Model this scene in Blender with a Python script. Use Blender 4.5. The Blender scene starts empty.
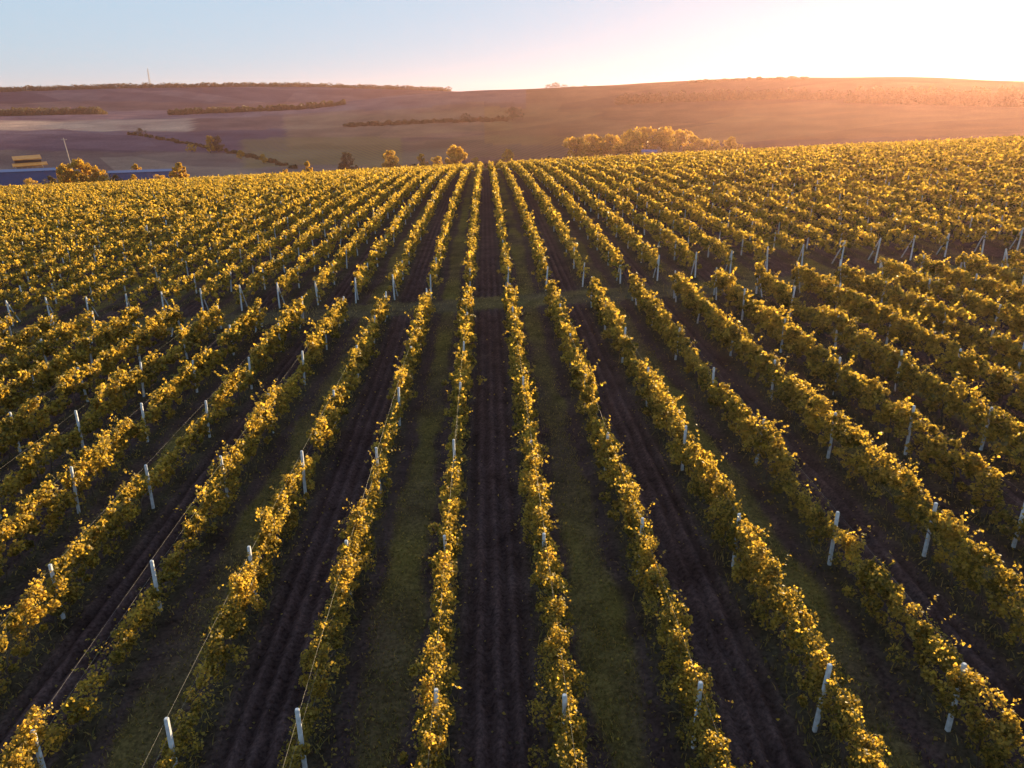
import bpy, math, random
import numpy as np
R = math.radians
C = bpy.context.scene
COL = C.collection
rng = np.random.default_rng(7)
random.seed(7)

# ------------------------------------------------------------------ camera, sky, sun, exposure
F_PX, W, H = 750.0, 1024, 768
PITCH, YAW, CAM_Z = 20.5, 2.0, 14.2
cam = bpy.data.cameras.new('camera'); cam_o = bpy.data.objects.new('camera', cam); COL.objects.link(cam_o)
cam.sensor_fit = 'HORIZONTAL'; cam.sensor_width = 36.0; cam.lens = 36.0 * F_PX / W
cam.clip_start = 0.1; cam.clip_end = 20000
cam_o.location = (0, 0, CAM_Z); cam_o.rotation_euler = (R(90 - PITCH), 0, R(-YAW))
C.camera = cam_o

SUN_AZ, SUN_EL = 33.5, 5.0            # azimuth clockwise from +Y
world = bpy.data.worlds.new('World'); C.world = world; world.use_nodes = True
wn = world.node_tree.nodes; wl = world.node_tree.links
sky = wn.new('ShaderNodeTexSky'); sky.sky_type = 'NISHITA'; sky.sun_disc = False
sky.sun_elevation = R(SUN_EL); sky.sun_rotation = R(SUN_AZ); sky.altitude = 200
sky.air_density = 1.0; sky.dust_density = .2; sky.ozone_density = 3.0
bg = wn['Background']; bg.inputs['Strength'].default_value = 0.15
gam = wn.new('ShaderNodeGamma'); gam.inputs['Gamma'].default_value = .12
wl.new(sky.outputs['Color'], gam.inputs['Color'])
tin = wn.new('ShaderNodeMixRGB'); tin.blend_type = 'MULTIPLY'; tin.inputs[0].default_value = 1; tin.inputs[2].default_value = (.86, 1.12, 1.36, 1)
wl.new(gam.outputs[0], tin.inputs[1]); wl.new(tin.outputs[0], bg.inputs['Color'])

sun = bpy.data.lights.new('sun', 'SUN'); sun.energy = 5.0; sun.angle = R(0.5); sun.color = (1.0, 0.72, 0.39)
sun_o = bpy.data.objects.new('sun', sun); COL.objects.link(sun_o)
sun_o.rotation_euler = (R(90 - SUN_EL), 0, R(180 - SUN_AZ)); sun_o.location = (60, 60, 60)
C.view_settings.view_transform = 'Standard'; C.view_settings.look = 'None'
C.view_settings.gamma = 1.0; C.view_settings.use_curve_mapping = False
C.view_settings.exposure = 1.85
HAZE_DENSITY = 0.00008
cy = C.cycles
cy.max_bounces = 6; cy.diffuse_bounces = 3; cy.glossy_bounces = 2; cy.transmission_bounces = 4
cy.transparent_max_bounces = 6; cy.volume_bounces = 1
cy.use_denoising = True
try: cy.denoiser = 'OPENIMAGEDENOISE'
except Exception: pass

# ------------------------------------------------------------------ helpers
def tag(o, label=None, cat=None, group=None, kind=None):
    if label: o['label'] = label
    if cat: o['category'] = cat
    if group: o['group'] = group
    if kind: o['kind'] = kind
    return o

def link(name, me, parent=None, loc=(0, 0, 0), rot=(0, 0, 0)):
    o = bpy.data.objects.new(name, me); COL.objects.link(o)
    if parent is not None: o.parent = parent
    o.location = loc; o.rotation_euler = rot
    return o

def empty(name, loc=(0, 0, 0), rz=0):
    o = bpy.data.objects.new(name, None); COL.objects.link(o)
    o.empty_display_size = .2; o.location = loc; o.rotation_euler = (0, 0, rz)
    return o

def mesh_np(name, verts, faces, mat, smooth=False):
    """verts (n,3), faces (m,k) with one k for all faces"""
    verts = np.ascontiguousarray(verts, dtype=np.float32); faces = np.ascontiguousarray(faces, dtype=np.int32)
    me = bpy.data.meshes.new(name)
    me.vertices.add(len(verts)); me.vertices.foreach_set('co', verts.ravel())
    m, k = faces.shape
    me.loops.add(m * k); me.loops.foreach_set('vertex_index', faces.ravel())
    me.polygons.add(m)
    me.polygons.foreach_set('loop_start', np.arange(0, m * k, k, dtype=np.int32))
    if smooth: me.polygons.foreach_set('use_smooth', np.ones(m, dtype=bool))
    me.update(calc_edges=True); me.validate()
    if mat: me.materials.append(mat)
    return me

class MB:
    """collects boxes, tubes and free faces and makes ONE mesh of them"""
    def __init__(s): s.v = []; s.f = []
    def add(s, vs, fs):
        b = len(s.v); s.v += [tuple(map(float, p)) for p in vs]; s.f += [tuple(b + i for i in q) for q in fs]
    def box(s, x0, x1, y0, y1, z0, z1):
        s.add([(x0,y0,z0),(x1,y0,z0),(x1,y1,z0),(x0,y1,z0),(x0,y0,z1),(x1,y0,z1),(x1,y1,z1),(x0,y1,z1)],
              [(0,3,2,1),(4,5,6,7),(0,1,5,4),(1,2,6,5),(2,3,7,6),(3,0,4,7)])
    def tube(s, pts, rad, n=6):
        pts = [np.array(p, float) for p in pts]
        rad = [rad] * len(pts) if np.isscalar(rad) else rad
        vs = []; fs = []
        for i, p in enumerate(pts):
            d = pts[min(i + 1, len(pts) - 1)] - pts[max(i - 1, 0)]; d /= np.linalg.norm(d) + 1e-9
            a = np.cross(d, (0, 0, 1) if abs(d[2]) < .9 else (1, 0, 0)); a /= np.linalg.norm(a); b = np.cross(d, a)
            for j in range(n):
                t = 2 * math.pi * j / n
                vs.append(p + rad[i] * (math.cos(t) * a + math.sin(t) * b))
        for i in range(len(pts) - 1):
            for j in range(n):
                k = (j + 1) % n
                fs.append((i*n+j, i*n+k, (i+1)*n+k, (i+1)*n+j))
        fs.append(tuple(range(n))[::-1]); fs.append(tuple(range((len(pts)-1)*n, len(pts)*n)))
        s.add(vs, fs)
    def mesh(s, name, mat, smooth=False):
        me = bpy.data.meshes.new(name); me.from_pydata(s.v, [], s.f); me.update()
        if smooth: me.polygons.foreach_set('use_smooth', np.ones(len(me.polygons), dtype=bool))
        if mat: me.materials.append(mat)
        return me
    def build(s, name, mat, parent=None, loc=(0,0,0), rot=(0,0,0), smooth=False):
        return link(name, s.mesh(name, mat, smooth), parent, loc, rot)

ONES = ['', 'first', 'second', 'third', 'fourth', 'fifth', 'sixth', 'seventh', 'eighth', 'ninth', 'tenth', 'eleventh', 'twelfth',
        'thirteenth', 'fourteenth', 'fifteenth', 'sixteenth', 'seventeenth', 'eighteenth', 'nineteenth']
TENS = ['', '', 'twenty', 'thirty', 'forty', 'fifty', 'sixty', 'seventy', 'eighty', 'ninety']
def ordinal(n):
    if n < 20: return ONES[n]
    t, u = divmod(n, 10)
    return (TENS[t] + '-' + ONES[u]) if u else TENS[t][:-1] + 'ieth'

def noise1(t, seed):
    """smooth 1-D value noise in about -1..1"""
    t = np.asarray(t, float); i = np.floor(t).astype(int); f = t - i; f = f * f * (3 - 2 * f)
    h = lambda k: np.modf(np.abs(np.sin((k + seed * 57.31) * 127.1)) * 43758.5453)[0] * 2 - 1
    return h(i) * (1 - f) + h(i + 1) * f
def noise2(x, y, seed=0):
    x = np.asarray(x, float); y = np.asarray(y, float)
    i = np.floor(x); j = np.floor(y); u = x - i; v = y - j; u = u*u*(3-2*u); v = v*v*(3-2*v)
    h = lambda a, b: np.modf(np.abs(np.sin(a * 127.1 + b * 311.7 + seed * 74.7)) * 43758.5453)[0] * 2 - 1
    return (h(i,j)*(1-u)+h(i+1,j)*u)*(1-v) + (h(i,j+1)*(1-u)+h(i+1,j+1)*u)*v
def sstep(a, b, t):
    t = np.clip((np.asarray(t, float) - a) / (b - a), 0, 1); return t * t * (3 - 2 * t)

# ------------------------------------------------------------------ lie of the land
sp, cp = math.sin(R(PITCH)), math.cos(R(PITCH)); sy, cyw = math.sin(R(YAW)), math.cos(R(YAW))
def pix_dir(px, py):
    u = (px - W/2) / F_PX; v = (H/2 - py) / F_PX
    fwd = cp + v * sp; up = v * cp - sp
    return np.array([u * cyw + fwd * sy, -u * sy + fwd * cyw, up])
def project(x, y, z):
    rx = x * cyw - y * sy; fw = x * sy + y * cyw; dz = z - CAM_Z
    d = fw * cp - dz * sp; u = fw * sp + dz * cp
    d = np.maximum(d, 1e-3)
    return W/2 + F_PX * rx / d, H/2 - F_PX * u / d, d
COLS = np.array([-500, 0, 150, 300, 380, 450, 560, 680, 760, 900, 1024, 1600], float)
RK_OLD = [700, 1000, 1500, 2000, 2400, 3000, 4200, 6500]
RK = [560, 700, 900, 1100, 1300, 1550, 2200, 3000]
def rm(r): return np.interp(r, [0, 480] + RK_OLD, [0, 480] + RK)
def rinv(r): return np.interp(r, [0, 480] + RK, [0, 480] + RK_OLD)
YT = np.array([
 [196, 186, 181, 176, 173, 170, 164, 156, 152, 147, 142, 125],
 [166, 160, 158, 155, 152, 148, 142, 135, 130, 126, 124, 115],
 [136, 133, 132, 128, 124, 120, 115, 108, 104, 103, 103, 103],
 [120, 118, 116, 107.5, 97, 92, 88, 82, 78.5, 77, 82, 92],
 [118, 113, 111, 109, 104, 98, 93, 87, 83, 81, 87, 97],
 [98, 92, 88, 86.5, 88.5, 91, 96, 95, 94, 94, 96, 104],
 [112, 108, 105, 103, 103, 105, 105, 102, 99, 97, 102, 110],
 [135, 130, 128, 126, 126, 126, 126, 124, 122, 120, 122, 130]], float)
AZ_COL = np.array([math.degrees(math.atan2(pix_dir(c, 104)[0], pix_dir(c, 104)[1])) for c in COLS])
TE = np.array([[pix_dir(c, YT[i, j])[2] / math.hypot(*pix_dir(c, YT[i, j])[:2]) for j, c in enumerate(COLS)] for i in range(len(RK))])
AZ_FINE = np.linspace(-80, 80, 641)
TE_F = np.array([np.interp(AZ_FINE, AZ_COL, t) for t in TE])
ker = np.hanning(31); ker /= ker.sum()
TE_F = np.array([np.convolve(np.pad(t, 15, mode='edge'), ker, mode='valid') for t in TE_F])

def field_z(x, y):
    yc = np.clip(y, -60, 420)
    c = .0279 * (yc - 11) - .000269 * (yc - 11) * (yc - 54)
    c = np.where(y < -60, -4.5, c) + .95 * (1 - sstep(6, 52, y))
    a = .058 - .013 * sstep(50, 240, y)
    xs = np.sign(x) * 170 * np.tanh(np.abs(x) / 170.0) * 1.0
    xs = np.where(np.abs(x) < 170, .55 * x + .45 * xs, .55 * np.sign(x) * (170 + 60 * np.tanh((np.abs(x) - 170) / 60)) + .45 * xs)
    return c + a * 1.06 * xs
RKA = np.array(RK, float)
def far_z(x, y):
    r = np.hypot(x, y); az = np.clip(np.degrees(np.arctan2(x, np.maximum(y, .001))), -80, 80)
    fi = (az + 80) / .25; i0 = np.clip(fi.astype(int), 0, 639); fr = fi - i0
    cols = TE_F[:, i0] * (1 - fr) + TE_F[:, i0 + 1] * fr
    k = np.clip(np.searchsorted(RKA, r) - 1, 0, len(RK) - 2)
    t = np.clip((r - RKA[k]) / (RKA[k + 1] - RKA[k]), 0, 1)
    # Catmull-Rom on heights so slopes stay smooth
    hz = cols * RKA[:, None] if cols.ndim == 2 else cols * RKA
    idx = np.arange(hz.shape[1])
    g = lambda kk: hz[np.clip(kk, 0, len(RK) - 1), idx]
    p0, p1, p2, p3 = g(k - 1), g(k), g(k + 1), g(k + 2)
    dk = lambda a, b: RKA[np.clip(b, 0, len(RK)-1)] - RKA[np.clip(a, 0, len(RK)-1)]
    m1 = (p2 - p0) / np.maximum(dk(k - 1, k + 1), 1) * dk(k, k + 1)
    m2 = (p3 - p1) / np.maximum(dk(k, k + 2), 1) * dk(k, k + 1)
    z = (2*t**3-3*t**2+1)*p1 + (t**3-2*t**2+t)*m1 + (-2*t**3+3*t**2)*p2 + (t**3-t**2)*m2
    z = np.where(r < RKA[0], hz[0] * np.maximum(r, 50) / RKA[0] * 1.0, z)
    bump = 2.2 * noise2(x / 160, y / 160, 3) + 1.0 * noise2(x / 60, y / 60, 5)
    return CAM_Z + z + bump * sstep(650, 900, r) * .5
def ground_z(x, y):
    x = np.atleast_1d(np.asarray(x, float)); y = np.atleast_1d(np.asarray(y, float))
    r = np.hypot(x, y); w = sstep(270, 500, r) * (y > -400)
    return field_z(x, y) * (1 - w) + far_z(x, y) * w
def gz(x, y): return float(ground_z(x, y)[0])
def at_r(px, r):
    """ground point seen in picture column px at horizontal distance r"""
    r = float(rm(r)); d = pix_dir(px, 110); a = math.atan2(d[0], d[1]); x, y = r * math.sin(a), r * math.cos(a)
    return x, y, gz(x, y)

ROW_S, ROW_0 = 2.75, 0.175 + 1.375          # rows at ROW_0 + k * ROW_S ; k = 0 right of the middle lane, k = -1 left of it
FRONT_END, BACK_START, BACK_END = 48.8, 53.4, 268.0
def row_x(k): return ROW_0 + k * ROW_S
def back_start(k): return BACK_START + 1.8 * float(np.clip((row_x(k) - 6) / 30, 0, 1))

# ------------------------------------------------------------------ materials
def new_mat(name):
    m = bpy.data.materials.new(name); m.use_nodes = True
    nt = m.node_tree; nt.nodes.clear(); out = nt.nodes.new('ShaderNodeOutputMaterial')
    return m, nt, out
def N(nt, t, **kw):
    n = nt.nodes.new(t)
    for k, v in kw.items():
        if k.startswith('_'): setattr(n, k[1:], v)
        else: n.inputs[k].default_value = v
    return n
def ramp(nt, stops):
    n = nt.nodes.new('ShaderNodeValToRGB'); e = n.color_ramp.elements
    while len(e) < len(stops): e.new(.5)
    for el, (p, c) in zip(e, stops): el.position = p; el.color = (*c, 1)
    return n
def mixc(nt, a, b, fac, mode='MIX'):
    n = nt.nodes.new('ShaderNodeMix'); n.data_type = 'RGBA'; n.blend_type = mode
    for s, v in ((n.inputs[0], fac), (n.inputs[6], a), (n.inputs[7], b)):
        if hasattr(v, 'links'): nt.links.new(v, s)
        else: s.default_value = v if not isinstance(v, tuple) else (*v, 1)
    return n.outputs[2]

def leaf_mat(name, stops, transl=.45, scale=.6):
    m, nt, out = new_mat(name); L = nt.links
    geo = N(nt, 'ShaderNodeNewGeometry')
    nz = N(nt, 'ShaderNodeTexNoise', Scale=scale, Detail=2.0)
    tc = N(nt, 'ShaderNodeTexCoord'); L.new(tc.outputs['Object'], nz.inputs['Vector'])
    a = N(nt, 'ShaderNodeMath', _operation='MULTIPLY_ADD'); L.new(nz.outputs['Fac'], a.inputs[0]); a.inputs[1].default_value = .9; a.inputs[2].default_value = -.45
    b = N(nt, 'ShaderNodeMath', _operation='ADD'); rs = N(nt, 'ShaderNodeMath', _operation='MULTIPLY_ADD'); rs.inputs[1].default_value = .62; rs.inputs[2].default_value = .2; L.new(geo.outputs['Random Per Island'], rs.inputs[0]); L.new(rs.outputs[0], b.inputs[0]); L.new(a.outputs[0], b.inputs[1])
    r = ramp(nt, stops); L.new(b.outputs[0], r.inputs[0])
    p = N(nt, 'ShaderNodeBsdfPrincipled', Roughness=.55); L.new(r.outputs[0], p.inputs['Base Color']); p.inputs['Specular IOR Level'].default_value = .35
    t = N(nt, 'ShaderNodeBsdfTranslucent')
    tcol = mixc(nt, r.outputs[0], (1.0, .80, .25), 1.0, 'MULTIPLY'); g = N(nt, 'ShaderNodeMix', _data_type='RGBA', _blend_type='MULTIPLY')
    br = N(nt, 'ShaderNodeMixRGB', _blend_type='MULTIPLY', Fac=1.0); L.new(r.outputs[0], br.inputs[1]); br.inputs[2].default_value = (2.0, 1.75, 1.0, 1)
    L.new(br.outputs[0], t.inputs['Color'])
    mx = N(nt, 'ShaderNodeMixShader', Fac=transl); L.new(p.outputs[0], mx.inputs[1]); L.new(t.outputs[0], mx.inputs[2])
    L.new(mx.outputs[0], out.inputs['Surface'])
    return m
VINE = leaf_mat('vine_leaves', [(0.0, (.048, .05, .015)), (.28, (.11, .092, .022)), (.55, (.26, .195, .042)), (.88, (.42, .31, .065)), (1.0, (.34, .20, .045))], .6)
TREE_Y = leaf_mat('autumn_tree_leaves', [(0, (.16, .12, .02)), (.45, (.34, .23, .03)), (1, (.46, .28, .04))], .5, .15)
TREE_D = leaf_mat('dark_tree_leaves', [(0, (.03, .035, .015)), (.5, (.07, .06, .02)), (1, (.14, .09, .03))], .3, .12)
GRASS = leaf_mat('grass_blades', [(0, (.08, .072, .02)), (.5, (.17, .135, .036)), (1, (.32, .23, .08))], .35, .8)

def plain(name, col, rough=.8, var=.25, scale=6.0, bump=.1, metal=0.0):
    m, nt, out = new_mat(name); L = nt.links
    tc = N(nt, 'ShaderNodeTexCoord'); nz = N(nt, 'ShaderNodeTexNoise', Scale=scale, Detail=6.0); L.new(tc.outputs['Object'], nz.inputs['Vector'])
    r = ramp(nt, [(.3, tuple(c * (1 - var) for c in col)), (.7, tuple(min(1, c * (1 + var * .6)) for c in col))]); L.new(nz.outputs['Fac'], r.inputs[0])
    p = N(nt, 'ShaderNodeBsdfPrincipled', Roughness=rough, Metallic=metal); L.new(r.outputs[0], p.inputs['Base Color'])
    bp = N(nt, 'ShaderNodeBump', Strength=bump, Distance=.02); L.new(nz.outputs['Fac'], bp.inputs['Height']); L.new(bp.outputs[0], p.inputs['Normal'])
    L.new(p.outputs[0], out.inputs['Surface'])
    return m
POST = plain('weathered_white_concrete', (.56, .58, .62), .85, .3, 7)
WIRE = plain('galvanised_wire', (.30, .28, .25), .6, .1, 3, 0)
BARK = plain('vine_bark', (.085, .06, .042), .95, .4, 25, .4)
TRUNK = plain('tree_bark', (.10, .075, .055), .95, .3, 4, .2)
BLUE = plain('blue_sheet_metal', (.03, .075, .22), .5, .12, .5)
ORANGE = plain('orange_roof_sheets', (.72, .27, .05), .7, .2, .5)
WALLM = plain('old_plaster', (.30, .24, .21), .9, .2, .6)
DARK = plain('opening_shade', (.03, .025, .025), .9, .1, 1)  # near-black colour stands in for the shade inside openings
POLEM = plain('old_timber_pole', (.42, .33, .26), .85, .2, 3)
STEEL = plain('mast_steel', (.35, .33, .34), .6, .1, 1)

def ground_mat():
    m, nt, out = new_mat('vineyard_ground'); L = nt.links
    at = N(nt, 'ShaderNodeAttribute', _attribute_name='cover'); geo = N(nt, 'ShaderNodeNewGeometry')
    pos = geo.outputs['Position']
    n1 = N(nt, 'ShaderNodeTexNoise', Scale=.9, Detail=8.0, Roughness=.65); L.new(pos, n1.inputs['Vector'])
    n2 = N(nt, 'ShaderNodeTexNoise', Scale=9.0, Detail=6.0, Roughness=.7); L.new(pos, n2.inputs['Vector'])
    n3 = N(nt, 'ShaderNodeTexNoise', Scale=.02, Detail=5.0, Roughness=.6); L.new(pos, n3.inputs['Vector'])
    r1 = ramp(nt, [(.25, (.45, .45, .45)), (.75, (1.5, 1.5, 1.5))]); L.new(n1.outputs['Fac'], r1.inputs[0])
    r2 = ramp(nt, [(.3, (.3, .3, .3)), (.72, (1.8, 1.75, 1.65))]); L.new(n2.outputs['Fac'], r2.inputs[0])
    r3 = ramp(nt, [(.32, (.68, .66, .72)), (.68, (1.32, 1.3, 1.2))]); L.new(n3.outputs['Fac'], r3.inputs[0])
    c = mixc(nt, at.outputs['Color'], r1.outputs[0], 1.0, 'MULTIPLY'); c = mixc(nt, c, r2.outputs[0], 1.0, 'MULTIPLY'); c = mixc(nt, c, r3.outputs[0], 1.0, 'MULTIPLY')
    vo = N(nt, 'ShaderNodeTexVoronoi', Scale=.0065); mv = N(nt, 'ShaderNodeMapping'); mv.inputs['Scale'].default_value = (1, 1.6, 0); mv.inputs['Rotation'].default_value = (0, 0, .5)
    L.new(pos, mv.inputs[0]); L.new(mv.outputs[0], vo.inputs['Vector'])
    rv = ramp(nt, [(.1, (.62, .62, .72)), (.9, (1.4, 1.35, 1.2))]); L.new(vo.outputs['Color'], rv.inputs[0])
    vf = mixc(nt, (1, 1, 1), rv.outputs[0], at.outputs['Alpha']); c = mixc(nt, c, vf, 1.0, 'MULTIPLY')
    # planting lines on the far hillside vineyards
    mk = N(nt, 'ShaderNodeAttribute', _attribute_name='stripe')
    wv = N(nt, 'ShaderNodeTexWave', Scale=.055, Distortion=.6, Detail=1.0); wv.inputs['Detail Scale'].default_value = .16
    mp = N(nt, 'ShaderNodeMapping'); mp.inputs['Rotation'].default_value = (0, 0, R(24)); L.new(pos, mp.inputs[0]); L.new(mp.outputs[0], wv.inputs['Vector'])
    sf = N(nt, 'ShaderNodeMath', _operation='MULTIPLY'); L.new(wv.outputs['Fac'], sf.inputs[0]); L.new(mk.outputs['Fac'], sf.inputs[1])
    c = mixc(nt, c, (.20, .15, .05), sf.outputs[0])
    p = N(nt, 'ShaderNodeBsdfPrincipled', Roughness=.95); p.inputs['Specular IOR Level'].default_value = .0; L.new(c, p.inputs['Base Color'])
    b1 = N(nt, 'ShaderNodeBump', Strength=.8, Distance=.06); L.new(n2.outputs['Fac'], b1.inputs['Height'])
    b2 = N(nt, 'ShaderNodeBump', Strength=.6, Distance=.15); L.new(n1.outputs['Fac'], b2.inputs['Height']); L.new(b1.outputs[0], b2.inputs['Normal'])
    L.new(b2.outputs[0], p.inputs['Normal']); L.new(p.outputs[0], out.inputs['Surface'])
    return m

# ------------------------------------------------------------------ ground
def lanes(x, y):
    """soil-lane weight, grass-lane weight, distance to the nearest row"""
    q = (x - ROW_0) / ROW_S; k = np.floor(q); f = q - k            # k = -1 is the middle (bare) lane
    soil = (np.mod(k, 2) == 1)
    edge = np.minimum(f, 1 - f) * ROW_S
    inv = (1 - sstep(FRONT_END + .3, FRONT_END + 1.0, y)) + sstep(BACK_START - 1.0, BACK_START - .3, y)
    return soil, edge, inv, f
def build_ground():
    def grow(a, d0, b, g):
        o = [a]; d = d0
        while o[-1] < b: o.append(o[-1] + d); d *= g
        return np.array(o)
    px = grow(34, .12, 62, 1.012); px = np.concatenate([px, grow(px[-1] + .7, .7, 320, 1.012)]); px = np.concatenate([px, grow(px[-1] + 8, 9, 2900, 1.03)])
    xs = np.concatenate([-px[::-1], np.arange(-33.92, 34, .08), px])
    ys = np.concatenate([-grow(8, 6, 1400, 1.25)[::-1], np.arange(-4, 66, .22)])
    ys = np.concatenate([ys, grow(66, .6, 300, 1.01)]); ys = np.concatenate([ys, grow(ys[-1] + 5, 6, 900, 1.02)]); ys = np.concatenate([ys, grow(ys[-1] + 10, 10, 2900, 1.015)])
    X, Y = np.meshgrid(xs, ys); sh = X.shape; x = X.ravel(); y = Y.ravel()
    z = np.concatenate([ground_z(a, b) for a, b in zip(np.array_split(x, 20), np.array_split(y, 20))])
    r = np.hypot(x, y)
    soil, edge, inv, f = lanes(x, y); vin = (r < 330) & (y > -40)
    inv = np.clip(inv, 0, 1)
    near = vin & (np.abs(x) < 62) & (y < 66)
    wob = .10 * noise1(y * .6, 2) + .06 * noise1(y * 2.1, 5)
    # ridge-and-furrow of the tilled lanes, wheel ruts in the grass lanes, a low bank under the vines
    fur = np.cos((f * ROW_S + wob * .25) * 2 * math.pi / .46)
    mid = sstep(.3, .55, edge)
    dz = np.where(soil, .075 * fur * mid, -.05 * np.exp(-((np.abs(f - .5) * ROW_S - .62) / .16) ** 2))
    dz = dz + .07 * np.exp(-(edge / .3) ** 2)
    lump = .035 * noise2(x * 2.2, y * 1.7, 1) + .02 * noise2(x * 6, y * 2.5, 9)
    z = z + np.where(near, (dz * inv + lump), 0.0)
    # land cover albedo, with furrow shading and left-hand haze painted in
    n = len(x); cov = np.zeros((n, 4), np.float32); cov[:, 3] = 1
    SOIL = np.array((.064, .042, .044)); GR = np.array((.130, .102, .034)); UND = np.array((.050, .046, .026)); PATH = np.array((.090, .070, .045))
    gedge = .70 + .22 * noise1(y * .35, 11) + .10 * noise1(y * 1.3, 4)
    g_w = sstep(0, .35, gedge - (np.abs(f - .5) * ROW_S)) * (~soil) * np.clip(.62 + .5 * noise2(x * .8, y * .3, 8), 0, 1)
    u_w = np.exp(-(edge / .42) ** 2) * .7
    crest = np.where(soil, 1 + .38 * fur * mid * (.6 + .4 * noise2(x * .9, y * .12, 21)), 1.0)[:, None]  # dry crests lighter, hollows darker in colour, also making up for weak furrow shading
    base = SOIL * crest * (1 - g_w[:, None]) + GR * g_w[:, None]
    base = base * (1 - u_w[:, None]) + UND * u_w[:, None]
    pathc = PATH * (1 - .5 * sstep(-.3, .5, noise2(x * .25, y * .4, 6)))[:, None] + GR * (.5 * sstep(-.3, .5, noise2(x * .25, y * .4, 6)))[:, None]
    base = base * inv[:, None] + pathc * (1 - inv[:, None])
    # far parcels : columns in picture azimuth, rings in distance; purplish tints on the left are painted haze
    az = np.degrees(np.arctan2(x, np.maximum(y, 1)))
    far = np.tile(np.array((.10, .06, .06)), (n, 1))
    def parcel(mask, col): far[mask] = col
    wv = 60 * noise2(az / 6, az * 0, 4)
    rr = rinv(r) + wv + 6 * (az + 2)
    parcel((rr < 1000) & (az < -2), (.11, .085, .075))
    parcel((rr < 640), (.10, .085, .04))
    parcel((rr > 1000) & (rr < 1420) & (az < -14), (.075, .055, .075))
    parcel((rr > 1420) & (rr < 1720) & (az < -20), (.24, .16, .13))
    parcel((rr > 1100) & (rr < 1750) & (az > -14) & (az < 0), (.15, .09, .075))
    parcel((rr > 1000) & (rr < 1650) & (az >= 0) & (az < 40), (.17, .095, .055))
    parcel((rr > 1720) & (rr < 2300) & (az < 3), (.13, .085, .095))
    parcel((rr > 1650) & (az >= 3), (.13, .075, .05))
    parcel((rr > 2500) & (az < 2), (.075, .055, .07))
    wf = sstep(300, 420, r)[:, None]
    far = far * (1 + .45 * sstep(2, -16, az)[:, None] * np.array((.9, 1.0, 1.35)))  # left slopes lifted towards blue-violet in colour, standing in for haze
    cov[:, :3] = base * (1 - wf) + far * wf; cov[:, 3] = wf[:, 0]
    stripe = (((rr > 760) & (rr < 1250) & (az > -17) & (az < -6)) * 1.0 + ((rr > 1250) & (rr < 1650) & (az > -14) & (az < 2)) * .35 + ((rr > 800) & (rr < 1150) & (az >= -6) & (az < 14)) * .4).astype(np.float32)
    ny, nx = sh; i = np.arange(ny * nx, dtype=np.int32).reshape(sh)
    fc = np.stack([i[:-1, :-1], i[:-1, 1:], i[1:, 1:], i[1:, :-1]], -1).reshape(-1, 4)
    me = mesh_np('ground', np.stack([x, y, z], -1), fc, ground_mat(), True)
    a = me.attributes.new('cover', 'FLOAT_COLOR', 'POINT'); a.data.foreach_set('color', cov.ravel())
    b = me.attributes.new('stripe', 'FLOAT', 'POINT'); b.data.foreach_set('value', stripe)
    tag(link('ground', me), kind='structure')
    return float(z.min()), float(z.max())
ZMIN, ZMAX = build_ground()

# ------------------------------------------------------------------ haze
def build_haze():
    m, nt, out = new_mat('evening_haze')
    v = N(nt, 'ShaderNodeVolumePrincipled', Density=HAZE_DENSITY, Anisotropy=.64); v.inputs['Color'].default_value = (1.0, .56, .50, 1)
    nt.links.new(v.outputs[0], out.inputs['Volume'])
    b = MB(); b.box(-3100, 3100, -1900, 3100, ZMIN - 1, max(ZMAX + 14, 86))
    tag(b.build('haze', m), kind='stuff')
build_haze()

# ------------------------------------------------------------------ leaves
def leaf_faces(c, size, up=.25, shape='kite', out=None):
    """c (n,3) leaf centres -> verts, tris ; every leaf its own folded blade"""
    n = len(c)
    t = rng.normal(size=(n, 3)); t[:, 2] -= .35; t /= np.linalg.norm(t, axis=1)[:, None]
    nn = rng.normal(size=(n, 3)); nn[:, 2] += up
    if out is not None: nn += out
    b = np.cross(nn, t); b /= np.linalg.norm(b, axis=1)[:, None] + 1e-9
    nn = np.cross(t, b)
    s = (size * rng.uniform(.65, 1.3, n))[:, None]
    if shape == 'kite':
        V = np.stack([c - t*s*.5, c + b*s*.46 - t*s*.06 + nn*s*.14, c + t*s*.55, c - b*s*.46 - t*s*.06 + nn*s*.14], 1)
        T = np.array([(0, 1, 2), (0, 2, 3)])
    else:
        V = np.stack([c - t*s*.42, c + b*s*.50 - t*s*.22 + nn*s*.16, c + b*s*.34 + t*s*.22 + nn*s*.10, c + t*s*.58,
                      c - b*s*.34 + t*s*.22 + nn*s*.10, c - b*s*.50 - t*s*.22 + nn*s*.16], 1)
        T = np.array([(0, 1, 2), (0, 2, 3), (0, 3, 4), (0, 4, 5)])
    k = V.shape[1]
    F = (np.arange(n)[:, None, None] * k + T[None]).reshape(-1, 3)
    return V.reshape(-1, 3), F

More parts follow.
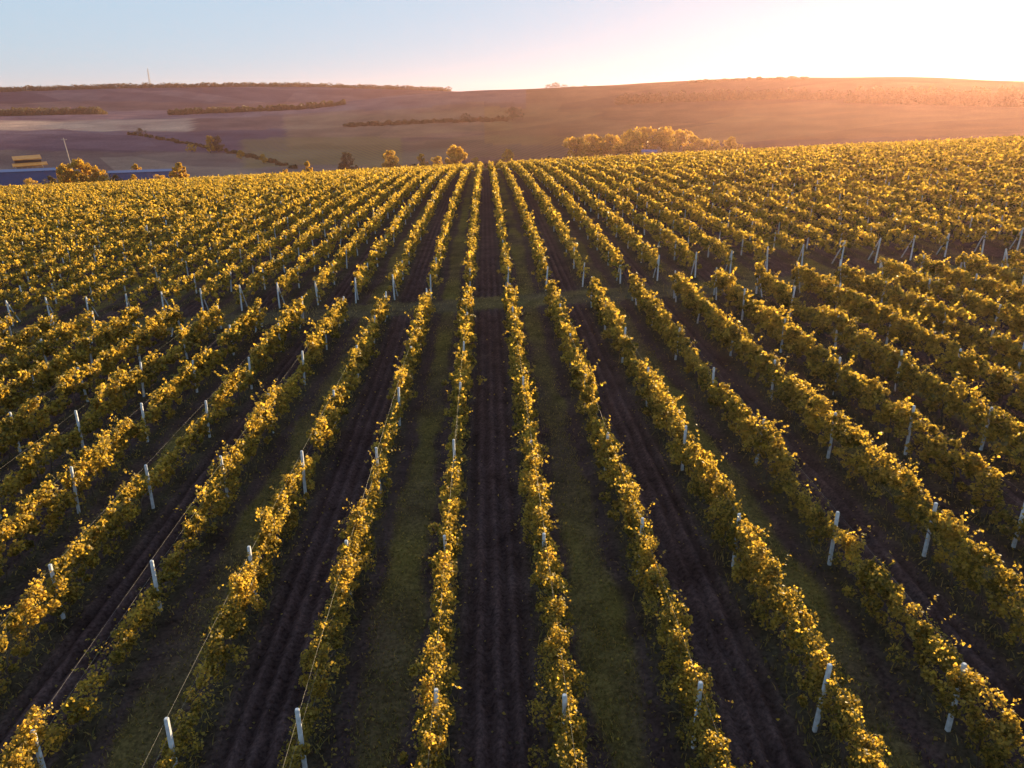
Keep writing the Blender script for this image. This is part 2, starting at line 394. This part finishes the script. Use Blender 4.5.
def row_foliage(k, y0, y1, block):
    """leaf blades of one vine row, in world coordinates; returns mesh and the list of vine positions"""
    x0 = row_x(k); step = 1.12
    yv = np.arange(y0 + .35, y1, step); yv = yv + rng.uniform(-.12, .12, len(yv))
    thin = noise1(yv * .27, k * 3 + 1) * .75 + noise1(yv * .55, k * 5 + 2) * .45
    lim = .62
    if block == 'front':
        lim = {-1: .55, -2: .48, -3: .22, -4: .25, -5: .40, -6: .35, -7: .45}.get(k, .58)
        lim = lim + .5 * sstep(36, 46, yv)
    vig = np.clip(1.0 - sstep(lim - .35, lim + .12, thin) * .95, .16 if block == 'front' else .5, 1)       # vigour 0..1
    d = np.hypot(np.hypot(yv, x0), 12)
    if block == 'front':
        nclump, nleaf = 20, 40
        ls = np.clip(.0035 * d, .064, .16)
    else:
        nclump, nleaf = 10, 12
        ls = np.clip(.0030 * d, .2, .42)
    cen = []; rad = []; siz = []; cnt = []
    for i, yy in enumerate(yv):
        if vig[i] < .06: continue
        m = max(2, int(round(nclump * (.35 + .65 * vig[i]) * rng.uniform(.85, 1.15))))
        if block == 'back': m = max(3, m)
        top = (1.74 if block == 'front' else 1.86) + .16 * noise1(yy * .5, k + 40) + .10 * rng.normal() - .72 * (1 - vig[i])
        h = rng.beta(1.5, 1.0, m)
        zc = .48 + (top - .48) * h + .0
        wid = (.065 + .25 * (1 - h) ** .8 * np.minimum(1, .45 + h * 1.6)) * (.6 + .4 * vig[i])
        xc = rng.normal(0, 1, m) * wid + .07 * noise1(yy * .4, k + 9)
        yc = yy + rng.uniform(-.68, .68, m)
        cen.append(np.stack([x0 + xc, yc, zc], -1)); rad.append(rng.uniform(.10, .27, m)); siz.append(np.full(m, ls[i]))
        cnt.append(np.full(m, max(3, nleaf * (.105 / ls[i]) ** 1.6 if block == 'front' else max(4, nleaf * (.2 / ls[i]) ** 1.2))))
        # shoots that stick out above or arch sideways
        for _ in range(rng.integers(3, 8) if block == 'front' else rng.integers(0, 3)):
            a = rng.uniform(0, 2 * math.pi); L = rng.uniform(.25, .95); q = np.linspace(.15, 1, 5)
            up = rng.uniform(.3, 1)
            cx = x0 + rng.normal(0, .12) + math.cos(a) * L * q * (1 - up * .6); cyy = yy + rng.uniform(-.5, .5) + math.sin(a) * L * q * .7
            zz = top - .12 + L * up * q - .55 * q * q * L * (1.3 - up)
            cen.append(np.stack([cx, cyy, zz], -1)); rad.append(np.full(5, .05)); siz.append(np.full(5, ls[i] * .85)); cnt.append(np.full(5, 2.2 if block == 'front' else 1.2))
        # a few low suckers and weeds at the foot
    if not cen: return None, []
    cen = np.concatenate(cen); rad = np.concatenate(rad); siz = np.concatenate(siz); cnt = np.maximum(1, np.round(np.concatenate(cnt))).astype(int)
    ci = np.repeat(np.arange(len(cen)), cnt)
    off = rng.normal(size=(len(ci), 3)); off /= np.linalg.norm(off, axis=1)[:, None]
    rr = rng.uniform(.25, 1, len(ci)) ** .6
    p = cen[ci] + off * (rad[ci] * rr)[:, None] * np.array((.95, 1.25, 1.0))
    p[:, 2] = np.maximum(p[:, 2], .12)
    p[:, 2] += ground_z(p[:, 0], p[:, 1])
    near = block == 'front' and abs(x0) < 24
    V, Fc = leaf_faces(p, siz[ci], .35, 'lobed' if near else 'kite', off * .9)
    return mesh_np('foliage', V - np.array((x0, y0, gz(x0, y0))), Fc, VINE), [y for y, g in zip(yv, vig) if g > .2]

trunk_me = []
for s in range(4):
    b = MB(); rs = random.Random(s)
    a, c = rs.uniform(-.08, .08), rs.uniform(-.08, .08)
    b.tube([(0,0,-.1), (a*.3, c*.4, .25), (a, c, .55), (a*.6, c*1.6, .85), (a*.4, c*2+.12, .98), (a*.3, c*2+.42, 1.02)], [.034, .03, .026, .024, .018, .01], 6)
    trunk_me.append(b.mesh('vine_trunk', BARK, True))

def lane_phrase(k):
    return (ordinal(k + 1) + ' right') if k >= 0 else (ordinal(-k) + ' left')

def row_visible_start(x, lo):
    side = abs(x)
    return max(lo, (side - 9) / .80)
rows_front = []
for k in range(-20, 21):
    x = row_x(k); y0 = row_visible_start(x, 7.5)
    if y0 > FRONT_END - 3: continue
    y0 = FRONT_END - round((FRONT_END - y0) / 6.1 + .5) * 6.1 if y0 > 12 else 6.1
    me, vines = row_foliage(k, y0 + .2, FRONT_END - .2, 'front')
    if me is None: continue
    o = empty('vine_row', (x, y0 + .2, gz(x, y0 + .2)))
    desc = 'sparse gappy golden vine row' if k in (-3, -4) else ('patchy golden vine row' if k in (-1, -2, -5, -6) else 'dense golden vine row')
    tag(o, desc + ' of the near block, ' + lane_phrase(k) + ' of the middle bare lane', 'vine row', 'vine rows of the near block')
    link('foliage', me, o)
    oz = o.location.z
    ys = np.arange(y0, FRONT_END + .1, 2.0)
    for hgt in (.95, 1.38, 1.78):
        b = MB(); b.tube([(0, yy - y0 - .2, gz(x, yy) + hgt - oz) for yy in ys], .0015, 4)
        b.build('wire', WIRE, o)
    if abs(k + .5) < 8:
        for yy in vines:
            if yy < 36 and yy > max(8, y0):
                t = link('vine_trunk', trunk_me[int(rng.integers(4))], o, (rng.normal(0, .03), yy - y0 - .2, gz(x, yy) - oz), (0, 0, rng.uniform(-.4, .4)))
    rows_front.append((k, y0))
rows_back = []
for k in range(-72, 80):
    x = row_x(k); bs = back_start(k); y0 = row_visible_start(x, bs)
    if y0 > BACK_END - 12: continue
    y0 = bs + math.floor((y0 - bs) / 6.1 + 1e-6) * 6.1
    me, _ = row_foliage(k, y0 + .2, BACK_END + 4 * noise1(k * .4, 3), 'back')
    o = link('vine_row', me, None, (x, y0 + .2, gz(x, y0 + .2)))
    tag(o, 'golden vine row beyond the cross path, ' + lane_phrase(k) + ' of the middle lane', 'vine row', 'vine rows of the far block')
    rows_back.append((k, y0))

# ------------------------------------------------------------------ posts
def post_mesh(h=1.86, w=.043):
    b = MB(); c = .014; z0 = -.35
    def ring(z, ww): return [(-ww+c,-ww,z),(ww-c,-ww,z),(ww,-ww+c,z),(ww,ww-c,z),(ww-c,ww,z),(-ww+c,ww,z),(-ww,ww-c,z),(-ww,-ww+c,z)]
    vs = ring(z0, w * 1.12) + ring(h - .02, w) + ring(h, w * .8)
    fs = [(i, (i+1) % 8, 8 + (i+1) % 8, 8 + i) for i in range(8)] + [(8+i, 8+(i+1) % 8, 16+(i+1) % 8, 16+i) for i in range(8)] + [tuple(range(16, 24))]
    b.add(vs, fs); return b
post_me = post_mesh().mesh('trellis_post', POST); 
bb = MB(); bb.tube([(0, 1.15, -.15), (0, .06, 1.72)], .042, 8); brace_me = bb.mesh('brace', POST, False)
plist = []
for k, y0 in rows_front:
    j = 0; yy = FRONT_END
    while yy >= y0 - .05:
        plist.append(('front', k, j, yy)); j += 1; yy -= 6.1
for k, y0 in rows_back:
    j = 0; yy = back_start(k)
    while yy < BACK_END - 2:
        if yy >= y0 - .05: plist.append(('back', k, j, yy))
        j += 1; yy += 6.1
seen = []; rest = []
for q in plist:
    x = row_x(q[1]); z = gz(x, q[3]); u, v, d = project(x, q[3], z + 1.5)
    inside = -12 < u < W + 12 and -12 < v < H + 40
    (seen if inside else rest).append((d, *q))
seen.sort()
end_first = [s for s in seen if s[3] == 0]; mids = [s for s in seen if s[3] != 0]
N_IND = 292
indiv = end_first[:90] + mids[:max(0, N_IND - len(end_first[:90]))]
ind_set = set((s[1], s[2], s[3]) for s in indiv)
for d, blk, k, j, yy in sorted(indiv):
    x = row_x(k) + rng.normal(0, .03); yj = yy + rng.normal(0, .12); z = gz(x, yj)
    lean = (rng.normal(0, .022), rng.normal(0, .028), rng.uniform(-.2, .2))
    o = link('trellis_post', post_me, None, (x, yj, z), lean); o.scale = (1, 1, rng.uniform(.95, 1.06) * (.9 if blk == 'back' and j else 1))
    where = 'near' if blk == 'front' else 'far'
    if j == 0:
        lab = 'white braced end post of the ' + where + ' vine row ' + lane_phrase(k) + ' of the middle lane'
        br = link('brace', brace_me, o, (.0, 0, 0), (0, 0, math.pi if blk == 'front' else 0))
        tag(o, lab, 'post', 'braced end posts along the cross path')
    else:
        lab = 'white post, ' + ordinal(j) + ' inside the end post, ' + where + ' row ' + lane_phrase(k) + ' of middle lane'
        tag(o, lab, 'post', 'concrete posts in the vine rows')
pv = np.array([v.co for v in post_me.vertices]); pf = [tuple(p.vertices) for p in post_me.polygons]
pq = np.array([f for f in pf if len(f) == 4])
vs = []; fs = []; b0 = 0
for d, blk, k, j, yy in seen + rest:
    if (blk, k, j) in ind_set: continue
    x = row_x(k) + rng.normal(0, .03); yj = yy + rng.normal(0, .12)
    vs.append(pv * np.array((1, 1, rng.uniform(.82, .97))) + np.array((x, yj, gz(x, yj))) + pv[:, 2:3] * rng.normal(0, .025, 3) * np.array((1, 1, 0))); fs.append(pq + b0); b0 += len(pv)
tag(link('trellis_posts', mesh_np('trellis_posts', np.concatenate(vs), np.concatenate(fs), POST)), 'mass of tiny distant white trellis posts deep in the far vine block', 'posts', kind='stuff')

# ------------------------------------------------------------------ grass, weeds and fallen leaves
def blades(pts, hgt, mat, name, wid=.016, spread=.55):
    n = len(pts)
    a = rng.uniform(0, 2*math.pi, n); h = hgt * rng.uniform(.5, 1.3, n); l = rng.normal(0, spread, (n, 2)) * h[:, None]
    dx = np.stack([np.cos(a), np.sin(a), 0*a], -1) * wid
    tip = pts + np.stack([l[:, 0], l[:, 1], h], -1); midp = pts + np.stack([l[:, 0]*.35, l[:, 1]*.35, h*.6], -1)
    V = np.stack([pts - dx, pts + dx, midp + dx*.7, tip, midp - dx*.7], 1).reshape(-1, 3)
    T = np.array([(0, 1, 2), (0, 2, 4), (4, 2, 3)])
    F = (np.arange(n)[:, None, None]*5 + T[None]).reshape(-1, 3)
    return mesh_np(name, V, F, mat)
n = 420000
gy = 8 + 54 * rng.uniform(0, 1, n) ** 1.6; gx = rng.uniform(-1, 1, n) * (gy * .8 + 8)
soil, edge, inv, f = lanes(gx, gy); inv = np.clip(inv, 0, 1)
prob = np.where(soil, .0, .75 * sstep(0, .4, 0.85 - np.abs(f - .5) * ROW_S)) + .34 * np.exp(-(edge / .38) ** 2)
prob = prob * inv + .25 * (1 - inv)
prob *= .55 + .45 * noise2(gx * .9, gy * .5, 12)
kq = rng.uniform(0, 1, n) < prob; gx, gy, edge = gx[kq], gy[kq], edge[kq]
P = np.stack([gx, gy, ground_z(gx, gy) + .0], -1)
hh = np.where(edge < .45, .21, .075)
tag(link('grass', blades(P, hh, GRASS, 'grass')), kind='stuff', label='low olive grass and weeds between the vine rows', cat='grass')
n = 26000
ly = 8 + 42 * rng.uniform(0, 1, n) ** 1.4; lx = rng.uniform(-1, 1, n) * (ly * .8 + 8)
_, edge, _, _ = lanes(lx, ly); kq = rng.uniform(0, 1, n) < np.exp(-(edge / .5) ** 2) + .08
lx, ly = lx[kq], ly[kq]
P = np.stack([lx, ly, ground_z(lx, ly) + .07], -1)
V, Fc = leaf_faces(P, np.full(len(P), .085), 4.0, 'kite')
tag(link('fallen_leaves', mesh_np('fallen_leaves', V, Fc, VINE)), kind='stuff', label='fallen yellow vine leaves scattered over the soil', cat='leaves')

# ------------------------------------------------------------------ background trees
def crown_mesh(w, h, seed, mat, leaf=.55, nl=1600, low=.04):
    global rng
    keep = rng; rng = np.random.default_rng(seed)
    m = 42
    cz = low * h + (1 - low) * h * rng.uniform(.12, .92, m); q = (cz / h - low) / (1 - low)
    rr = w * .5 * np.sqrt(np.clip(1 - (2 * q - .75) ** 2 * .8, .05, 1)) * rng.uniform(.05, 1, m) ** .6 * (1 + .18 * rng.normal(size=m)); a = rng.uniform(0, 2*math.pi, m)
    cen = np.stack([rr*np.cos(a), rr*np.sin(a), cz], -1); rad = rng.uniform(.07, .17, m) * min(w, h)
    ci = rng.integers(0, m, nl); off = rng.normal(size=(nl, 3)); off /= np.linalg.norm(off, axis=1)[:, None]
    p = cen[ci] + off * (rad[ci] * rng.uniform(.3, 1.05, nl) ** .5)[:, None]; p[:, 2] = np.maximum(p[:, 2], .3)
    V, F = leaf_faces(p, np.full(nl, leaf), .4, 'kite', off)
    me = mesh_np('crown', V, F, mat); rng = keep
    return me, cen
def tree(px, r, w, h, label, group, mat=TREE_Y, name='tree', leaf=None, nl=700, seed=None, cat='tree', low=.05):
    x, y, z = at_r(px, r); seed = seed or int(px * 7 + r)
    me, cen = crown_mesh(w, h, seed, mat, leaf or max(.3, h * .06), nl * 3, low)
    o = empty(name, (x, y, z)); tag(o, label, cat, group)
    link('crown', me, o)
    b = MB(); tr = max(.1, h * .022)
    b.tube([(0, 0, -.6), (.05*h*.2, 0, h*.2), (.02*h, .01*h, h*.45), (0, .02*h, h*.72)], [tr*1.3, tr, tr*.75, tr*.3], 7)
    for c in cen[:6]: b.tube([(.01*h, .005*h, h*.3), tuple(np.array((0, 0, h*.42))*.5 + np.array(c)*.5), tuple(c)], [tr*.5, tr*.35, tr*.12], 5)
    b.build('trunk', TRUNK, o, smooth=True)
    return o
def ytree(px, ytop, r, wpx, label, group, mat=TREE_Y, name='tree', **kw):
    """tree whose top shows at picture height ytop"""
    x, y, z = at_r(px, r); d = pix_dir(px, ytop); zt = CAM_Z + d[2] / math.hypot(d[0], d[1]) * float(rm(r))
    h = max(2.0, zt - z); _, _, dep = project(x, y, z)
    return tree(px, r, wpx * float(dep) / F_PX, h, label, group, mat, name, **kw)
G1 = 'golden trees beyond the field edge'
ytree(68, 159, 400, 22, 'tall golden tree, highest of the clump beside the blue shed', G1, nl=1100)
ytree(52, 165, 404, 20, 'low golden tree at the left of the clump beside the blue shed', G1, nl=900)
ytree(86, 167, 398, 18, 'small golden tree at the right of the clump beside the blue shed', G1, nl=800)
ytree(171, 162, 360, 13, 'small bright golden tree alone just past the blue shed', G1, nl=700)
ytree(164, 167, 362, 9, 'short bush touching the small lone golden tree', G1, name='bush', cat='bush', nl=500)
ytree(126, 164, 430, 13, 'small pale bush behind the blue shed roof', G1, name='bush', cat='bush', nl=500)
G0 = 'low scrub in front of the blue sheds'
for px, yt, wp, lab in [(14, 179, 20, 'low scrub bush in front of the long blue shed, nearest the left edge'), (36, 176.5, 13, 'low bush at the right end of the long blue shed'),
        (104, 175, 15, 'low bush in front of the lower blue shed, next to the golden clump'), (122, 174.5, 10, 'small bush before the middle of the lower blue shed'), (149, 174, 16, 'wide low bush before the right end of the lower blue shed')]:
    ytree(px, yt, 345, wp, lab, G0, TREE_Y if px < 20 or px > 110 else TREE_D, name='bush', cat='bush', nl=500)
ytree(280, 168, 350, 8, 'tiny bush at the field edge, leftmost of the two near the far vine lines', G1, name='bush', cat='bush', nl=400)
ytree(302, 161, 380, 11, 'small golden tree at the field edge below the hillside vine lines', G1, nl=600)
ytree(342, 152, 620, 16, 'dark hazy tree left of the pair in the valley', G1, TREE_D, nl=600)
ytree(388, 150, 460, 16, 'slender golden tree left of the round one at the field edge', G1, nl=800)
ytree(420, 153, 520, 10, 'faint narrow tree between the slender and the round golden trees', G1, nl=500)
ytree(452, 146, 420, 25, 'round bright golden tree at the field edge left of the middle', G1, nl=1300)
ytree(436, 156, 425, 14, 'low golden bush leaning on the round bright tree', G1, name='bush', cat='bush', nl=600)
ytree(508, 149, 560, 14, 'faint tree straight beyond the middle bare lane', G1, nl=500)
ytree(475, 157, 500, 9, 'small hazy bush right of the round bright tree', G1, name='bush', cat='bush', nl=400)
G2 = 'trees of the grove beyond the field'
spec = [(577, 137, 26), (594, 135, 32), (612, 135, 30), (630, 130, 34), (648, 127, 36), (666, 127, 34), (682, 130, 30), (697, 136, 24), (714, 139, 20), (735, 137, 18)]
for i, (px, yt, wpx) in enumerate(spec):
    ytree(px, yt, 480 + (i % 3) * 22, wpx, ordinal(i + 1) + ' tree from the left in the broad golden grove beyond the field', G2, nl=1000)
G3 = 'lone trees on the far slopes'
for px, yt, r, wp, lab in [(137, 128, 1440, 11, 'dark bush at the left end of the valley hedge'), (205, 135, 1060, 9, 'orange lone tree in the middle of the valley'),
        (213, 135, 1070, 13, 'darker tree right beside the orange lone tree in the valley'), (186, 144, 1080, 12, 'low shrub left of the orange lone tree in the valley'),
        (235, 150, 950, 8, 'small shrub on the track right of the orange lone tree'), (258, 154, 880, 8, 'small shrub further down the valley track'),
        (513, 107, 1450, 17, 'round dark tree alone on the middle hillside'), (465, 113, 1500, 12, 'hazy bush on the hillside left of the round dark tree')]:
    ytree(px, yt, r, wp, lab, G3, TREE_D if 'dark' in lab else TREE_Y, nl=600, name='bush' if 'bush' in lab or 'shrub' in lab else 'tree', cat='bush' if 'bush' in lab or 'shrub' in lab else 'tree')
G4 = 'trees of the clump on the skyline'
for px, yt, wp, lab in [(549, 84, 9, 'leftmost tree of the small clump on the skyline'), (556, 82, 10, 'tallest tree of the small clump on the skyline'),
        (564, 84.5, 9, 'right tree of the small clump on the skyline'), (573, 86, 7, 'lowest tree of the small clump on the skyline'), (584, 86.5, 6, 'small tree just right of the skyline clump')]:
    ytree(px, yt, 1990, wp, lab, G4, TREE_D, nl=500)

def wood(name, pts, label, mat=TREE_D, leaf=1.5, n_each=190):
    """far-off treeline read as one mass: (x, y, width, height) crowns"""
    allp = []; alls = []; offs = []
    for (px, r, w, h) in pts:
        x, y, z = at_r(px, r); n = n_each
        o = rng.normal(size=(n, 3)); o /= np.linalg.norm(o, axis=1)[:, None]; q = rng.uniform(.4, 1, n) ** .5
        p = np.stack([x + o[:, 0]*w*.5*q, y + o[:, 1]*w*.5*q, z + h*.42 + o[:, 2]*h*.55*q], -1)
        allp.append(p); offs.append(o)
    P = np.concatenate(allp); O = np.concatenate(offs)
    V, F = leaf_faces(P, np.full(len(P), leaf), .3, 'kite', O)
    tag(link(name, mesh_np(name, V, F, mat)), label, 'wood', kind='stuff')
def line(px0, px1, r0, r1, step, w, h, jr=12):
    o = []; px = px0
    while px < px1:
        t = (px - px0) / (px1 - px0); hh = h * random.uniform(.55, 1.25)
        o.append((px, r0 + (r1 - r0) * t + random.uniform(-jr, jr), w * random.uniform(.7, 1.3), hh)); px += step * random.uniform(.6, 1.4)
    return o
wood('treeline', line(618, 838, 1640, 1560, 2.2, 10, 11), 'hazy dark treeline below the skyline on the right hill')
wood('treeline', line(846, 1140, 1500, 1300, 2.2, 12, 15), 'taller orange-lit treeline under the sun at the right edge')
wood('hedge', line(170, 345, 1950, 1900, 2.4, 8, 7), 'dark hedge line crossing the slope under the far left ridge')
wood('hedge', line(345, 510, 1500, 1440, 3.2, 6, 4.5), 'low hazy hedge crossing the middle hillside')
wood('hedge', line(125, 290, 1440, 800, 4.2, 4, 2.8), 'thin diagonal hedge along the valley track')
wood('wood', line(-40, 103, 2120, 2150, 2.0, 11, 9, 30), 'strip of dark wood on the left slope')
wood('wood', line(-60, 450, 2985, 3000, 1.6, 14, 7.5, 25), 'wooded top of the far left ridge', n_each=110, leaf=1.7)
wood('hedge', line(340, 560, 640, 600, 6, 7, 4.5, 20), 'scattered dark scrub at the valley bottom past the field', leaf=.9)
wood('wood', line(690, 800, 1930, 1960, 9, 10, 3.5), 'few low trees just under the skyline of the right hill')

# ------------------------------------------------------------------ farm buildings, pole and mast at the left
def on_axis(px, r, px2, r2):
    a = at_r(px, r); b = at_r(px2, r2); return a, b, math.atan2(b[1]-a[1], b[0]-a[0]), math.hypot(b[0]-a[0], b[1]-a[1])
def zpix(px, py, r):
    d = pix_dir(px, py); return CAM_Z + d[2] / math.hypot(d[0], d[1]) * float(rm(r))
def long_shed(px0, px1, r, ytop, label, mat, eave=.72):
    a, b, ang, L = on_axis(px0, r, px1, r); zt = zpix((px0+px1)/2, ytop, r); zb = min(a[2], b[2]) - 1; h = max(3.0, zt - zb)
    o = empty('shed', (a[0], a[1], zb), ang); tag(o, label, 'shed', 'blue sheds at the field edge')
    w = 9.0; he = h - .7
    m = MB(); m.box(0, L, 0, w, 0, he); m.build('wall', mat, o)
    m = MB(); n = int(L / 3)
    for i in range(n): m.box(.3 + i*3, .42 + i*3, -.06, -.002, .2, he - .05)
    m.build('wall_ribs', mat, o)
    m = MB(); e = .35
    m.add([(-e,-e,he-.02),(L+e,-e,he-.02),(L+e,w/2,h),(-e,w/2,h),(-e,w+e,he-.02),(L+e,w+e,he-.02),(-e,-e,he+.1),(L+e,-e,he+.1),(L+e,w/2,h+.12),(-e,w/2,h+.12),(-e,w+e,he+.1),(L+e,w+e,he+.1)],
          [(0,1,2,3),(3,2,5,4),(6,9,8,7),(9,10,11,8),(0,6,7,1),(4,5,11,10),(0,3,9,6),(3,4,10,9),(1,7,8,2),(2,8,11,5)])
    m.build('roof', mat, o)
    for fr in (.3, .7):
        m = MB(); m.box(L*fr - 1.6, L*fr + 1.6, -.10, -.063, .9, 3.6); m.build('door', DARK, o)
    return o
long_shed(-60, 43, 372, 171, 'long blue sheet metal shed at the left edge in front of the orange roofs', BLUE)
long_shed(97, 162, 400, 171, 'lower blue sheet metal shed right of the golden clump', BLUE)
def orange_barn():
    a, b, ang, L = on_axis(2, 440, 33, 440); zt = zpix(18, 157, 440); zb = min(a[2], b[2]) - 1; h = zt - zb
    o = empty('barn', (a[0], a[1], zb), ang + R(3)); tag(o, 'open barn with two tiers of orange roof behind the blue shed', 'barn')
    m = MB(); m.box(.4, L-.4, .5, 8.5, 0, h - 4.6); m.build('wall', WALLM, o)
    def slab(z, y0, y1, dz, x0, x1):
        s = MB(); s.add([(x0,y0,z),(x1,y0,z+.5),(x1,y1,z+dz+.5),(x0,y1,z+dz),(x0,y0,z+.35),(x1,y0,z+.85),(x1,y1,z+dz+.85),(x0,y1,z+dz+.35)],
              [(0,3,2,1),(4,5,6,7),(0,1,5,4),(1,2,6,5),(2,3,7,6),(3,0,4,7)]); return s
    slab(h - 4.5, -1.2, 3.0, 1.0, -.8, L + 1.4).build('roof', ORANGE, o)
    slab(h - 1.8, 2.6, 9.4, 1.3, 0, L - .4).build('roof', ORANGE, o)
    m = MB(); m.box(.6, L - .8, 3.1, 8.4, h - 4.59, h - 1.7); m.build('loft_shade', DARK, o)  # solid dark block painted as the shade between the roof tiers
    for i in range(6):
        m = MB(); xx = .6 + i * (L - 1.2) / 5; m.box(xx - .14, xx + .14, -.9, -.62, 0, h - 4.4); m.build('pillar', POLEM, o)
orange_barn()
def pole():
    x, y, z = at_r(62, 415); zt = zpix(58, 138, 415); h = zt - z
    o = empty('utility_pole', (x, y, z)); tag(o, 'leaning pale utility pole rising behind the golden clump', 'pole')
    m = MB(); m.tube([(0, 0, -1), (-1.9, 0, h)], [.26, .16], 8); m.build('mast', POLEM, o, smooth=True)
    m = MB(); m.box(-3.0, -.6, -.09, .09, h - .9, h - .68); m.build('crossarm', POLEM, o)
    for dx in (-2.85, -1.8, -.75):
        m = MB(); m.tube([(dx, 0, h - .68), (dx, 0, h - .42)], [.07, .05], 8); m.build('insulator', STEEL, o)
pole()
def mast():
    x, y, z = at_r(154, 2990); zt = zpix(154, 69, 2990); h = zt - z; w = 1.3
    o = empty('radio_mast', (x, y, z)); tag(o, 'thin lattice radio mast on the far left ridge', 'mast')
    m = MB(); n = 14
    leg = [(-w,-w),(w,-w),(w,w),(-w,w)]
    for i in range(4): m.tube([(leg[i][0], leg[i][1], -2), (leg[i][0]*.25, leg[i][1]*.25, h)], [.28, .18], 5)
    for s in range(n):
        z0, z1 = h*s/n, h*(s+1)/n; f0, f1 = 1 - .75*s/n, 1 - .75*(s+1)/n
        for i in range(4):
            p, q = leg[i], leg[(i+1) % 4]; m.tube([(p[0]*f0, p[1]*f0, z0), (q[0]*f1, q[1]*f1, z1)], .10, 4)
    m.build('lattice', STEEL, o)
    m = MB(); m.tube([(0, 0, h - .5), (0, 0, h + 4)], [.2, .1], 6); m.build('antenna', STEEL, o)
mast()
def small_roof():
    x, y, z = at_r(652, 455); zt = zpix(652, 149.5, 455)
    o = empty('hut', (x, y, zt - 4), R(-20)); tag(o, 'small hut with a blue roof in front of the golden grove', 'hut')
    m = MB(); m.box(-4, 4, -2.5, 2.5, -3, 2.9); m.build('wall', WALLM, o)
    m = MB(); m.add([(-4.4,-2.9,2.7),(4.4,-2.9,2.7),(4.4,0,4),(-4.4,0,4),(-4.4,2.9,2.7),(4.4,2.9,2.7)], [(0,1,2,3),(3,2,5,4),(0,3,4),(1,5,2)]); m.build('roof', BLUE, o)
small_roof()
print('ZR', ZMIN, ZMAX); print('LEAVES rows', len(rows_front), len(rows_back), 'posts', len(indiv), len(seen), len(rest), 'z', ZMIN, ZMAX)
